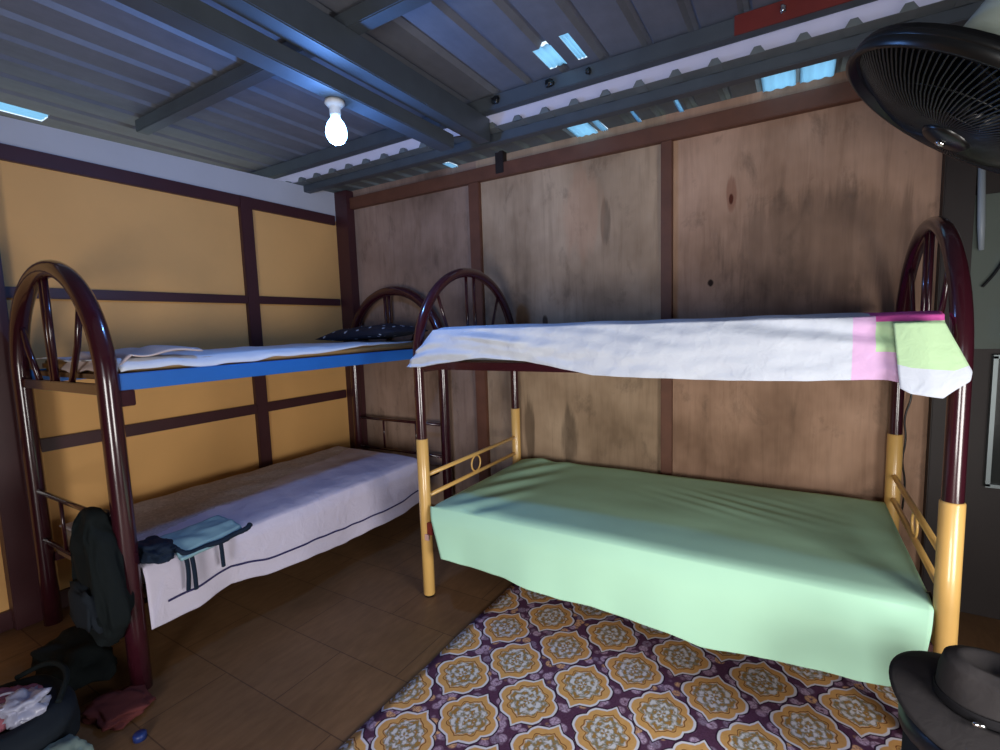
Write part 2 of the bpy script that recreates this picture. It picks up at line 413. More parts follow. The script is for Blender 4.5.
def ribbed(x0, x1, y0, z0, y1, z1, pitch, xoff, h, holes=(), close=False):
    """trapezoidal ribs running along y; openings where the translucent patches sit"""
    def H(x):
        d = abs((x-xoff+pitch/2) % pitch - pitch/2)
        return h if d <= .011 else (h*(.027-d)/.016 if d < .027 else 0)
    xs = {round(x0, 4), round(x1, 4)}
    for k in range(math.floor((x0-xoff)/pitch), math.ceil((x1-xoff)/pitch)+1):
        for dx in (-.027, -.011, .011, .027):
            if x0 < xoff+k*pitch+dx < x1: xs.add(round(xoff+k*pitch+dx, 4))
    ys = {y0+(y1-y0)*j/6 for j in range(7)}
    for hx0, hx1, hy0, hy1 in holes: xs |= {hx0, hx1}; ys |= {hy0, hy1}
    xs = sorted(xs); ys = sorted(y for y in ys if y0 <= y <= y1); bm = bmesh.new()
    rows = [[bm.verts.new((x, y, z0+(z1-z0)*(y-y0)/(y1-y0)+H(x))) for x in xs] for y in ys]
    for j in range(len(ys)-1):
        for i in range(len(xs)-1):
            cx, cy = (xs[i]+xs[i+1])/2, (ys[j]+ys[j+1])/2
            if any(a < cx < b and c < cy < d for a, b, c, d in holes): continue
            bm.faces.new((rows[j][i], rows[j][i+1], rows[j+1][i+1], rows[j+1][i]))
    if close:      # rib ends pressed shut along the near edge
        for k in range(math.floor((x0-xoff)/pitch)+1, math.ceil((x1-xoff)/pitch)-1):
            c = xoff+k*pitch
            bm.faces.new([bm.verts.new((c+dx, y0+.004, z0+hh)) for dx, hh in ((-.027, 0), (-.011, h), (.011, h), (.027, 0))])
            bm.faces.new([bm.verts.new((c+dx, y0+dy, z0)) for dx, dy in ((-.027, .004), (.027, .004), (.027, .075), (-.027, .075))])
    return bm
LOW_HOLES = [(2.04, 2.16, -.28, .3), (2.19, 2.22, -.28, .3), (3.01, 3.14, -.28, .3), (3.165, 3.29, -.28, .3), (1.11, 1.16, -.1, .3), (2.62, 2.635, -.28, .3), (2.40, 2.412, -.28, .3)]
TOP_HOLES = [(2.13, 2.22, -.76, -.57), (2.275, 2.32, -.80, -.57), (-.46, -.33, -2.9, -1.70)]  # last opening and its patch are added to give a light leak
# main roof in three runs so that skylight strips can sit between them
RZ0, RZ1 = 2.56, 2.575
def zr(y): return RZ0+(RZ1-RZ0)*(y-YF)/(-.40-YF)
o = struct('ceiling', ribbed(-1.0, XR+.4, YF-.3, RZ0, -.405, RZ1, .195, .045, .024, TOP_HOLES), M['roof']); thicken(o, .002, 1)
# lower lean-to roof over the wall top
o = struct('ceiling_lower', ribbed(-1.0, XR+.3, -.445, 2.440, .62, 2.488, .1625, 1.87, .026, LOW_HOLES, True), M['roof_low']); thicken(o, .002, 1)

# roof framing
def member(name, a, b, mat, label, cat, group=None, bev=.004, lip=True):
    """C-section steel member: web and two lips"""
    o = link(name, B(a, b, bev), mat); return tag(o, label, cat, group or (cat+'s of the steel roof frame'))
member('steel_beam', (1.52, YF, 2.29), (1.61, -.66, 2.36), M['steel'], 'low grey steel beam that the lit bulb hangs from', 'beam')
member('steel_beam', (1.615, YF, 2.37), (1.70, -.44, 2.492), M['steel'], 'deeper steel beam lying just right of and above the low beam with the bulb', 'beam')
member('steel_purlin', (0.0, -1.44, 2.492), (XR, -1.375, 2.556), M['steel'], 'dark steel purlin crossing above the bulb beam from the left wall', 'purlin')
member('steel_purlin', (-1.0, -.53, 2.492), (XR, -.47, 2.563), M['steel'], 'grey steel purlin just in front of the white flashing strip', 'purlin')
member('steel_purlin', (-.1, -3.0, 2.492), (XR, -2.94, 2.556), M['steel'], 'steel purlin under the roof behind the viewer', 'purlin')
member('eave_purlin', (.0, -.36, 2.395), (XR, -.30, 2.444), M['steel'], 'grey purlin under the ragged ribbed edge of the lower roof', 'purlin')
tag(link('rusty_steel_strip', B((2.93, -.536, 2.490), (3.9, -.530, 2.565)), M['rust']), 'red oxide coated strip on the purlin at the upper right', 'strip')
tag(link('white_flashing', B((-1.0, -.408, 2.447), (XR+.3, -.400, 2.56)), M['flashing']), 'white plastic flashing strip running above the ragged ribbed roof edge', 'flashing')
bm = B((1.49, -.05, 2.33), (1.55, .0, 2.465), .003)
tag(link('wooden_stub_post', bm, M['dark_wood']), 'short dark post standing on the back wall rail under the roof', 'post')
# purlin clips
for i, (x, y) in enumerate(((1.80, -.55), (2.11, -.55), (2.31, -.55), (3.10, -.555))):
    bm = lump((x, y+.01, 2.528), (.022, .014, .018) if i < 2 else (.012, .012, .014), .3, i, 3)
    o = link('purlin_clip', bm, M['black_plastic'] if i != 3 else M['chrome'])
    lab = ['small black clip on the front purlin, leftmost near the beam', 'small black clip on the front purlin, left of the lit roof patches', 'small bolt clip on the purlin just below the lit roof patches', 'small bright clip on the red coated part of the purlin'][i]
    tag(o, lab, 'clip', 'clips along the front purlin')

# light patches: translucent skylight pieces set in the roof
def patch(name, x0, x1, y0, y1, z, label, group=None):
    bm = bmesh.new()
    n = 8
    def fn(u, v):
        return Vector((x0+(x1-x0)*u, y0+(y1-y0)*v, z + .003*math.sin(u*PI*6)))
    grid(bm, 24, 2, fn); o = link(name, bm, M['skylight']); thicken(o, .002)
    return tag(o, label, 'skylight', group)
def skystrip(x0, x1, y0, y1, z, label): return patch('skylight_patch', x0, x1, y0, y1, z, label, 'translucent patches in the roof')
LL = ['pale lit translucent strip of the lower roof, left one above the plywood wall', 'narrow lit translucent strip of the lower roof right of the left pale strip',
      'bright translucent strip of the lower roof left of the wire cage fan', 'bright translucent strip of the lower roof nearest the wire cage fan',
      'small lit slit of the lower roof left of the bulb beam end', 'thin lit line of the lower roof above the plywood batten', 'thinnest lit line of the lower roof between the pale strips']
for (a_, b_, c_, d_), lab in zip(LOW_HOLES, LL): skystrip(a_-.004, b_+.004, c_, d_, 2.452, lab)
TL = ['pale lit patch of the main roof, left of the pair behind the purlin', 'bright lit patch of the main roof, right of the pair behind the purlin', 'pale blue strip added for the light leak at the roof edge above the left wall']
for (a_, b_, c_, d_), lab in zip(TOP_HOLES, TL): skystrip(a_-.004, b_+.004, c_, d_, 2.580, lab)
# ------------------------------------------------------------------ bulb
bt = thing('hanging_bulb', 'lit blue-white bulb in a socket under the steel beam', 'light bulb', (BULB.x, BULB.y, 2.29))
bm = bmesh.new(); lathe(bm, [(.0, .0), (.038, 0), (.04, -.012), (.03, -.022), (.022, -.03), (.022, -.052), (.019, -.06), (0, -.06)], 24, 0, Matrix.Translation((BULB.x, BULB.y, 2.29)))
link('socket', bm, M['socket'], bt, True)
bm = bmesh.new(); lathe(bm, [(0, -.058), (.016, -.06), (.022, -.072), (.034, -.088), (.041, -.108), (.043, -.126), (.040, -.144), (.030, -.160), (.016, -.169), (0, -.172)], 28, 0, Matrix.Translation((BULB.x, BULB.y, 2.29)))
link('bulb', bm, M['bulb'], bt, True)
pl = bpy.data.lights.new('bulb_light', 'POINT'); pl.energy = 19; pl.color = (.15, .38, 1.0); pl.shadow_soft_size = .035
po = bpy.data.objects.new('bulb_light', pl); S.collection.objects.link(po); po.location = (BULB.x, BULB.y, 2.07)

# ------------------------------------------------------------------ bunk beds
def arch_pts(c0, c1, ztop, zs, fixed, axis, n=28, z0=0.0):
    """inverted-U tube: straight posts to zs, half ellipse to ztop; runs from c0 to c1 along axis at fixed on the other"""
    a = (c1-c0)/2; c = (c0+c1)/2; pts = []
    def P(s, z): return (s, fixed, z) if axis == 'x' else (fixed, s, z)
    for i in range(5): pts.append(P(c0, z0+(zs-z0)*i/5))
    for i in range(n+1):
        th = PI*(1-i/n); pts.append(P(c+a*math.cos(th), zs+(ztop-zs)*math.sin(th)))
    for i in range(4, -1, -1): pts.append(P(c1, z0+(zs-z0)*i/5))
    return pts
def bed_end(parent, c0, c1, fixed, axis, ztop, zs, r, zf, spokes, zlow, ring, rail_m, z0=0, sleeve=None, lowverts=()):
    def P(s, z, off=0): return (s, fixed+off, z) if axis == 'x' else (fixed+off, s, z)
    arch = link('end_arch', T(arch_pts(c0, c1, ztop, zs, fixed, axis, z0=z0), r, 16), M['maroon'], parent)
    for a, za, b, zb in spokes:
        mid = ((a+b)/2 + (a-b)*.12, (za+zb)/2)
        link('spindle', T([P(a, za), P(mid[0], mid[1]), P(b, zb)], .012 if axis == 'x' else .0085, 8), M['maroon'], arch)
    link('crossbar', B(P(c0, zf-.025, -.014), P(c1, zf+.015, .014), .003), M['maroon'], arch)
    for z in zlow:
        rl = link('end_rail', T([P(c0, z), P(c1, z)], .011, 10), rail_m, parent)
    if ring:
        pts = [P(ring[0]+.045*math.cos(k*2*PI/24), ring[1]+.045*math.sin(k*2*PI/24)) for k in range(24)]
        link('ring', T(pts, .005, 8, True), rail_m, parent)
    for s, za, zb in lowverts: link('rail_bar', T([P(s, za), P(s, zb)], .008, 8), rail_m, parent)
    if sleeve:
        for c in (c0, c1):
            bm = bmesh.new(); x, y = P(c, 0)[:2]
            lathe(bm, [(0, .0), (r*.9, 0), (sleeve[1], .012), (sleeve[1], sleeve[0]-.004), (sleeve[1]-.003, sleeve[0]), (r, sleeve[0]), (0, sleeve[0])][1:6], 20, 0, Matrix.Translation((x, y, 0)))
            sl = link('post_sleeve', bm, M['yellow'], parent)
            for p in sl.data.polygons: p.use_smooth = True
            bm = bmesh.new(); lathe(bm, [(.0, -.0), (sleeve[1]*.9, .0), (sleeve[1]*.98, .018), (0, .018)], 20, 0, Matrix.Translation((x, y, 0)))
            link('foot_cap', bm, M['black_plastic'], sl)

# left bed ------------------------------------------------------
LX0, LX1, LY0, LY1 = .135, 1.028, -2.07, -.094
lb = thing('bunk_bed', 'maroon arched tube bunk bed with blue side rail along the yellow wall', 'bunk bed', (.58, -1.07, 0), 'arched tube bunk beds')
for fy, zz in ((LY0, 0), (LY1, 0)):
    bed_end(lb, LX0, LX1, fy, 'x', 1.64, 1.20, .0355, 1.17,
            [(.20, 1.47, .36, 1.18), (.505, 1.63, .515, 1.18), (.548, 1.64, .545, 1.18), (.86, 1.48, .70, 1.18)],
            (.655, .42), None, M['maroon'], 0, None, [(s, .42, .655) for s in (.42, .75)])
for x in (LX0+.01, LX1-.002):
    link('side_rail', B((x-.016, LY0+.03, 1.158), (x+.016, LY1-.03, 1.222), .003), M['blue'], lb)
    xi = min(x, LX1-.06); link('lower_rail', B((xi-.014, LY0+.03, .30), (xi+.014, LY1-.03, .345), .003), M['maroon'], lb)
link('rail_bracket', B((LX1-.035, LY0+.02, 1.10), (LX1+.02, LY0+.075, 1.16), .003), M['maroon'], lb)
link('bed_board', B((LX0, LY0+.04, 1.195), (LX1-.02, LY1-.04, 1.215)), M['board'], lb)
link('lower_bed_board', B((LX0, LY0+.04, .335), (LX1-.02, LY1-.04, .355)), M['board'], lb)

def mattress(name, a, b, mat, label, r=.025, cat='mattress'):
    bm = bmesh.new(); box(bm, a, b, 0, r)
    for f in bm.faces: f.smooth = True
    return tag(link(name, bm, mat), label, cat)
mattress('mattress', (LX0+.045, LY0+.06, .357), (LX1-.02, -.42, .475), M['white_cloth'], 'mattress of the lower left bunk under the lilac sheet')
mattress('foam_mattress', (LX0+.045, LY0+.06, 1.217), (LX1-.025, LY1-.05, 1.262), M['tan'], 'thin tan foam mattress on the upper left bunk', .012)

# lower left sheet: lies on the mattress and hangs at the aisle side
hemL = [(-2.05, .225), (-1.855, .222), (-1.70, .245), (-1.54, .215), (-1.3, .20), (-1.054, .172), (-.8, .185), (-.456, .2)]
def sheetL(u, v):
    y = -2.03 + u*(1.65); x_top = 1.035
    s = v
    if s < .55:
        k = s/.55; x = .22 + (x_top-.02-.22)*k
        z = .484 + .006*nz(x*6, y*5, 1) + .010*max(0, nz(x*3, y*2.2, 5)) + .006*abs(nz(x*2+y*7, 3.3))
        if k > .9: z -= .012*((k-.9)/.1)**2
        return Vector((x, y, z))
    k = (s-.55)/.45; zh = interp(hemL, y) + .008*nz(y*9, 2)
    z = .472 + (zh-.472)*k
    x = x_top + .018*math.sin(min(1, k*4)*PI/2) + .012*k*nz(y*6, 4.4) + .014*k*math.sin(y*9+1.2)
    return Vector((x, y, z))
def sheetLm(u, v):
    if v < .55:
        x = .22+.795*(v/.55); y = -2.03+u*1.65
        return 1 if x < .84 - .50*u + .02*math.sin(y*8) else 0
    k = (v-.55)/.45
    zh = interp(hemL, -2.03+u*1.65); z = .48+(zh-.48)*k; tgt = .32-.02*u
    return 0
bm = bmesh.new(); grid(bm, 110, 110, sheetL, sheetLm)
o = link('bed_sheet', bm, [M['lilac_sheet'], M['beige_blanket'], M['stripe']], None); thicken(o, .004)
def stripeL(u, v):
    uu = .04+.93*u; y = -2.03+uu*1.65; zh = interp(hemL, y) + .008*nz(y*9, 2)
    k = (.48-(zh+.085+.006*math.sin(uu*14)+.0045*(v-.5)*2))/(.48-zh)
    p = sheetL(uu, .55+.45*k); p.x += .0055; return p
bm = bmesh.new(); grid(bm, 110, 1, stripeL); sob = link('hem_stripe', bm, M['stripe'], o); thicken(sob, .001); sob['label'] = 'thin dark stripe'
tag(o, 'lilac sheet with thin dark stripe and beige patterned back half on the lower left bunk', 'sheet', 'sheets on the bunks')

# upper left sheet
front = [(-2.04, 1.04), (-1.9, 1.035), (-1.75, 1.03), (-1.3, 1.025), (-1.0, 1.02), (-.75, 1.005), (-.5, .97), (-.2, .90)]
def sheetU(u, v):
    y = -2.03 + u*1.86; xf = interp(front, y)
    x = .19 + (xf-.19)*v
    z = 1.272 + .014*max(0, nz(x*3.5, y*2.5, 8)) + .006*nz(x*9, y*8, 2) + .012*(u < .12)*math.sin(v*9)*.5
    if v > .94: z -= interp([(-2.04, .042), (-1.5, .040), (-1.15, .030), (-.9, .012), (-.2, .006)], y)*((v-.94)/.06)**1.2*(1+.25*nz(y*9, 0))
    return Vector((x, y, z))
bm = bmesh.new(); grid(bm, 90, 40, sheetU); o = link('bed_sheet', bm, M['white_cloth']); thicken(o, .005)
tag(o, 'white sheet spread over the thin mattress of the upper left bunk', 'sheet', 'sheets on the bunks')
# crumpled corner cloth at near end of the upper left bunk
def corner(u, v):
    x = .62 + .40*u; k = v
    y = -1.72 - .33*k
    z = 1.285 + .02*nz(x*9, y*7, 2) + .012
    if k > .8: z = z - (k-.8)*.35 - .0*u
    return Vector((x - .10*(1-u)*k, y, z + .025*math.exp(-((u-.7)**2+(v-.35)**2)*18)))
bm = bmesh.new(); grid(bm, 30, 30, corner); o = link('folded_cloth', bm, cloth('pinkish beige cotton', (202, 184, 178), crinkle=.5)); thicken(o, .006)
tag(o, 'crumpled pinkish cloth hanging over the near end of the upper left bunk', 'cloth')
# pillow with dark print
bm = bmesh.new()
def pil(u, v, s):
    a = (u-.5)*2; b = (v-.5)*2
    h = (max(0, 1-abs(a)**2.6)**.5)*(max(0, 1-abs(b)**2.6)**.5)
    return Vector((.60+a*.37, -.34+b*.19+.02*nz(a*2, 7), 1.288+.03 + s*h*.062*(1+.35*nz(a*3, b*3, 4)) + .018*a + .0*s))
grid(bm, 32, 20, lambda u, v: pil(u, v, 1)); grid(bm, 32, 20, lambda u, v: pil(u, v, -.45))
bmesh.ops.remove_doubles(bm, verts=bm.verts, dist=.0015)
tag(link('pillow', bm, M['navy_print'], smooth=True), 'dark navy pillow with small white print at the far end of the upper left bunk', 'pillow')

# teal cloth + dark garment on lower left bunk
def teal(u, v):
    x0, y0 = .925, -1.935; x1, y1 = .90, -1.67
    x = (x0+(x1-x0)*u)*(1-v) + (1.125)*v*1.0 - (.02*u*v)
    y = -1.93 + .27*u + .0*v
    z = .512 + .012 + .008*nz(u*4, v*4, 3) - (.010 if v > .9 else 0)
    if x > 1.02: z -= (x-1.02)*.28
    return Vector((x, y, z))
bm = bmesh.new(); grid(bm, 24, 24, teal); o = link('folded_towel', bm, M['teal']); thicken(o, .012)
tag(o, 'pale teal folded towel on the edge of the lower left bunk', 'towel')
gar = thing('dark_garment', 'dark navy garment with hanging straps beside the teal towel', 'clothing', (1.05, -1.95, .5))
bm = lump((1.00, -1.975, .512), (.115, .055, .03), .3, 3)
link('body', bm, M['navy'], gar)
# rolled edge along the front of the towel
pts = [(1.00, -1.93, .53), (1.085, -1.925, .505), (1.11, -1.90, .482), (1.105, -1.82, .488), (1.11, -1.76, .482), (1.10, -1.71, .490), (1.115, -1.655, .497), (1.10, -1.63, .505)]
def smooth_pts(p, k=3):
    p = [Vector(q) for q in p]
    for _ in range(k):
        o = [p[0]]
        for a, b in zip(p, p[1:]): o += [a*.75+b*.25, a*.25+b*.75]
        p = o+[p[-1]]
    return p
sp = smooth_pts(pts); link('rolled_edge', T(sp, [.011+.004*abs(nz(i*.3)) for i in range(len(sp))], 10), M['navy'], gar)
for pts in ([(1.105, -1.905, .49), (1.112, -1.90, .42), (1.100, -1.905, .335)], [(1.105, -1.885, .49), (1.115, -1.88, .42), (1.10, -1.875, .325)], [(1.105, -1.765, .485), (1.113, -1.765, .43), (1.10, -1.76, .37)]):
    s2 = smooth_pts(pts); bm = T(s2, .009, 8)
    for v in bm.verts: v.co.x = 1.10 + (v.co.x-1.10)*.6
    link('strap', bm, M['navy'], gar)

# dark bag hanging from the near end of the left bed
bg = thing('hanging_bag', 'dark greenish black bag hanging on the near end rail of the left bunk bed', 'bag', (.94, -2.13, .17))
bm = bmesh.new(); bmesh.ops.create_icosphere(bm, subdivisions=4, radius=1)
for v in bm.verts:
    p = v.co; w = .19*(1-.28*max(0, p.z)) * (1 + .12*nz(p.x*2, p.y*2, p.z*2+4)); 
    q = Vector([math.copysign(abs(c)**.75, c) for c in p])
    q = Vector([math.copysign(abs(c)**.55, c) for c in p])
    fold = .03*nz(p.x*5, p.z*2.2, 7) + .014*nz(p.x*11, p.z*4, 3)
    v.co = Vector((.945 + q.x*w*.74*(1-.16*q.z) + fold, -2.135 + q.y*(.05+fold*.9), .47 + q.z*.245*(1+.10*nz(p.x*2.4, 1.5))))
for f in bm.faces: f.smooth = True
link('bag_body', bm, M['bag'], bg)
link('handle', T(smooth_pts([(.84, -2.12, .65), (.86, -2.07, .685), (.92, -2.07, .685), (.96, -2.12, .65)]), .008, 8), M['black_plastic'], bg)
bm = lump((.95, -2.19, .37), (.095, .02, .085), .3, 9, 3, .6); link('pocket', bm, M['bag2'], bg)

# right bed ------------------------------------------------------
RX0, RX1, RY0, RY1 = 1.603, 3.567, -1.0227, -.0799
rb = thing('bunk_bed', 'maroon arched bunk bed with yellow lower posts against the plywood wall', 'bunk bed', (2.58, -.55, 0), 'arched tube bunk beds')
for fx in (RX0, RX1):
    bed_end(rb, RY0, RY1, fx, 'y', 1.655, 1.20, .0255, 1.165,
            [(-.86, 1.55, -.66, 1.18), (-.59, 1.64, -.59, 1.18), (-.512, 1.64, -.512, 1.18), (-.25, 1.55, -.45, 1.18)],
            (.622, .515), (-.56, .568), M['yellow'], 0, (.812, .0295))
for y in (RY0, RY1):
    link('side_rail', B((RX0+.02, y-.014, 1.158), (RX1-.02, y+.014, 1.195), .003), M['maroon'], rb)
    link('lower_rail', B((RX0+.02, y-.014, .335), (RX1-.02, y+.014, .375), .003), M['maroon'], rb)
link('bed_board', B((RX0+.02, RY0+.02, 1.18), (RX1-.02, RY1-.02, 1.198)), M['board'], rb)
link('lower_bed_board', B((RX0+.02, RY0+.02, .355), (RX1-.02, RY1-.02, .373)), M['board'], rb)
link('rail_bracket', B((RX0+.005, RY0-.02, .33), (RX0+.05, RY0-.005, .395), .003), plain('red brown plate', (130, 48, 40), .5), rb)
tagb = link('tag', B((RX0+.012, RY0-.030, .305), (RX0+.036, RY0-.024, .335)), plain('pale tag', (214, 170, 160), .7), rb); tagb['label'] = 'small pale tag'
link('sheet_hook', T([(RX1-.03, RY0+.06, .50), (RX1-.01, RY0+.04, .45), (RX1-.02, RY0+.05, .40)], .006, 8), M['black_plastic'], rb)

mattress('mattress', (RX0+.045, RY0+.015, .375), (RX1-.035, RY1-.01, .482), cloth('grey ticking', (150, 150, 158)), 'grey mattress edge showing at the left end under the pale green sheet')
mattress('mattress', (RX0+.06, RY0+.02, 1.20), (RX1-.05, RY1-.02, 1.335), M['white_cloth'], 'mattress of the upper right bunk hidden beneath the white quilt', .03)

hemR = [(1.64, .262), (1.774, .250), (1.97, .250), (2.1, .246), (2.366, .222), (2.5, .226), (2.694, .214), (2.8, .214), (2.906, .203), (3.0, .212), (3.094, .210), (3.262, .229), (3.36, .226), (3.45, .235), (3.54, .27)]
def sheetG(u, v):
    x = 1.652 + u*1.885
    # left hem edge leans to the right at the bottom
    wr = 0
    if v < .5:
        k = v/.5; y = -.10 + (-1.035+.10)*k
        # diagonal pull wrinkles near the right back corner and left end
        d = (x-2.9) - (y+.5)*-1.9
        wr = .0035*math.exp(-((y+.42)/.13)**2)*math.exp(-((x-2.95)/.28)**2)*math.sin((y*1.0+x*.42)*70)
        wr += .008*math.exp(-((x-1.86)/.13)**2)*math.sin((x*1.2-y*.8)*26)
        wr += .005*nz(x*3, y*4, 2) + .002*nz(x*1.5, y*7, 6)
        z = .496 + wr
        if k > .94: z -= .012*((k-.94)/.06)**2
        x += (.0 + .06*max(0, (1.9-x))*0)
        if u < .06: z -= .02*(1-u/.06)**2
        return Vector((x, y, z))
    k = (v-.5)/.5; zh = interp(hemR, x) + .010*nz(x*6, 1)
    z = .482 + (zh-.482)*k
    lean = .10*k*max(0, 1-u/.25)*1.0
    y = -1.043 - .02*math.sin(min(1, k*3)*PI/2) - .035*k - .012*k*math.sin(x*9+.5) - .010*k*nz(x*5, 3)
    if u > .93: y += .02*((u-.93)/.07)*k; x += .0
    return Vector((x + lean - .03*k*max(0, (u-.9)/.1), y, z))
bm = bmesh.new(); grid(bm, 150, 100, sheetG); o = link('bed_sheet', bm, M['green']); thicken(o, .004)
tag(o, 'pale green sheet covering the lower right bunk and hanging down in front', 'sheet', 'sheets on the bunks')
# loose end of the green sheet tucked at the right post
def endG(u, v):
    y = -1.06 + .30*u; z = .49 - (.24-.10*u)*v
    return Vector((3.532 + .012*math.sin(u*9+v*4) , y+.01*v, z))
bm = bmesh.new(); grid(bm, 14, 14, endG); 
bm.free()

# quilt on upper right bunk
hemQ = [(1.596, 1.172), (1.66, 1.172), (1.76, 1.192), (2.008, 1.218), (2.204, 1.203), (2.35, 1.18), (2.506, 1.153), (2.696, 1.149), (2.959, 1.146), (3.2, 1.152), (3.40, 1.160), (3.44, 1.150), (3.54, 1.15)]
def quilt(u, v):
    x = 1.66 + u*1.865
    if v < .45:
        k = v/.45; y = -.10 + (-1.03+.10)*k
        z = 1.350 + .006*nz(x*5, y*5, 9) + .006
        if k > .93: z += -.012*((k-.93)/.07)**2
        if u < .04: z -= .05*(1-u/.04)**2
        return Vector((x, y, z))
    k = (v-.45)/.55
    xs = x - .085*k*max(0, 1-u/.055)
    zh = interp(hemQ, xs) + .003*nz(x*12, 1)
    ztop = 1.346 - .055*max(0, 1-u/.03)
    z = ztop + (zh-ztop)*k
    y = -1.038 - .028*math.sin(min(1, k*2.2)*PI/2) - .012*k*nz(x*4, 3) + .007*math.sin(x*5.5+k*2)*k + .020*nz(x*3.6-k*2.6, k*2.5, 3) + .006*nz(x*13, k*5, 6)
    return Vector((xs, y, z))
def quiltm(u, v):
    x = 1.66+u*1.865
    if v < .45: return 3 if (x > 3.36) else 0
    k = (v-.45)/.55; z = 1.338+(1.155-1.338)*k
    if x < 3.318: return 0
    if x < 3.368: return 1
    if z > 1.322: return 3
    if z > 1.235: return 2
    return 1
bm = bmesh.new(); grid(bm, 170, 90, quilt, quiltm)
o = link('quilt', bm, [M['quilt'], M['q_lilac'], M['q_green'], M['q_magenta']]); thicken(o, .008)
tag(o, 'white patchwork quilt with lilac, green and magenta end draped over the upper right bunk', 'quilt')
# flap: folded corner of the quilt lying over its right end
def flap(u, v):
    top = 1.335 - .05*0; 
    xl = 3.405 + .02*v; xr = interp([(0, 3.515), (.25, 3.535), (.72, 3.575), (.86, 3.572), (1, 3.54)], v)
    x = xl+(xr-xl)*u
    zb = interp([(0, 1.142), (.2, 1.128), (.8, 1.118), (1, 1.14)], u)
    z = 1.325 + (zb-1.325)*v
    return Vector((x, -1.092 - .012*math.sin(u*PI) - .010*v - .004*nz(x*20, z*9), z))
bm = bmesh.new(); grid(bm, 24, 30, flap, lambda u, v: 0 if v < .62 else 1)
fo = link('folded_corner', bm, [M['q_green'], M['quilt']], o); thicken(fo, .006); fo['label'] = 'turned-back light green and white corner'

# ------------------------------------------------------------------ rug
bm = bmesh.new()
def rug(u, v):
    x = 1.935 + u*(3.9-1.935) + (.012*nz(v*6, 1) if u == 0 else 0); y = -3.35 + v*(3.35-.42)
    return Vector((x, y, .004 + .0015*nz(x*4, y*4)))
grid(bm, 60, 80, rug)
o = link('rug', bm, M['rug'], origin=(2.377, -1.417, 0)); thicken(o, .004)
tag(o, 'purple rug with orange medallions on the floor in front of the right bunk bed', 'rug')

# ------------------------------------------------------------------ fan
FC = CAM + (_f + RIGHT*((974-500)/FPX) + UP*((375-106)/FPX))*1.0
toc = (CAM-FC).normalized()
ll = (-RIGHT*.67 - UP*.74); ll = (ll - toc*ll.dot(toc)).normalized()
NV = (toc*math.cos(math.radians(72)) + ll*math.sin(math.radians(72))).normalized()
q = NV.to_track_quat('Z', 'Y').to_matrix().to_4x4()
FM = Matrix.Translation(FC) @ q
fan = thing('wall_fan', 'black wire cage fan hanging at the upper right under the roof', 'fan', FC)
FR = .25
bm = bmesh.new(); tube(bm, [FM @ Vector((FR*math.cos(a*2*PI/48), FR*math.sin(a*2*PI/48), 0)) for a in range(48)], .010, 10, True)
lathe(bm, [(FR+.006, -.014), (FR+.009, .026), (FR-.002, .026), (FR-.002, -.014)], 48, 0, FM)
link('rim', bm, M['black_plastic'], fan, True)
def cage(z1, nw, name):
    bm = bmesh.new()
    for k in range(nw):
        a = 2*PI*k/nw; ca, sa = math.cos(a), math.sin(a); pts = []
        for i in range(7):
            s = i/6; r = FR*(1-s)+.045*s; z = z1*math.sin(min(1, s*1.15)*PI/2)
            tw = .35*s
            pts.append(FM @ Vector((r*math.cos(a+tw), r*math.sin(a+tw), z)))
        tube(bm, pts, .0021, 4, cap=False)
    for rr, zz in ((.155, .62), (.10, .93)):
        tube(bm, [FM @ Vector((rr*math.cos(a*2*PI/40), rr*math.sin(a*2*PI/40), z1*zz)) for a in range(40)], .002, 5, True)
    return link(name, bm, M['black_wire'], fan)
cage(.065, 104, 'front_grille'); cage(-.07, 104, 'rear_grille')
bm = bmesh.new(); lathe(bm, [(0, .058), (.046, .060), (.050, .066), (.042, .074), (0, .078)][::1], 28, 0, FM); hub = link('centre_badge', bm, M['black_plastic'], fan, True)
bm = bmesh.new(); lathe(bm, [(0, .077), (.010, .078), (.009, .083), (0, .085)], 16, 0, FM @ Matrix.Translation((0, 0, 0))); link('badge_stud', bm, M['chrome'], hub, True)
for b_ in range(3):
    bm = bmesh.new()
    def blade(u, v):
        a0 = b_*2*PI/3; r = .035+.14*u; w = (.25+.75*math.sin(min(1, u*1.2)*PI/2))*.95
        a = a0 + (v-.5)*w
        return FM @ Vector((r*math.cos(a), r*math.sin(a), (v-.5)*-.05+.005))
    grid(bm, 10, 8, blade); o = link('blade', bm, M['black_plastic'], fan); thicken(o, .003)
bm = bmesh.new(); lathe(bm, [(0, -.02), (.035, -.02), (.035, .03), (.02, .04), (0, .04)], 20, 0, FM); link('blade_hub', bm, M['black_plastic'], fan, True)
bm = bmesh.new()
HM = FM @ Matrix.Translation((0, 0, -.15))
lathe(bm, [(0, .065), (.105, .062), (.118, .05), (.118, -.06), (.10, -.08), (.03, -.086), (0, -.088)], 28, 0, HM)
link('motor_housing', bm, M['housing'], fan, True)
top = HM @ Vector((0, 0, -.03))
link('mount_rod', T([top, Vector((top.x+.01, top.y+.02, 2.50)), Vector((top.x+.01, top.y+.02, 2.585))], .012, 10), M['pipe'], fan)

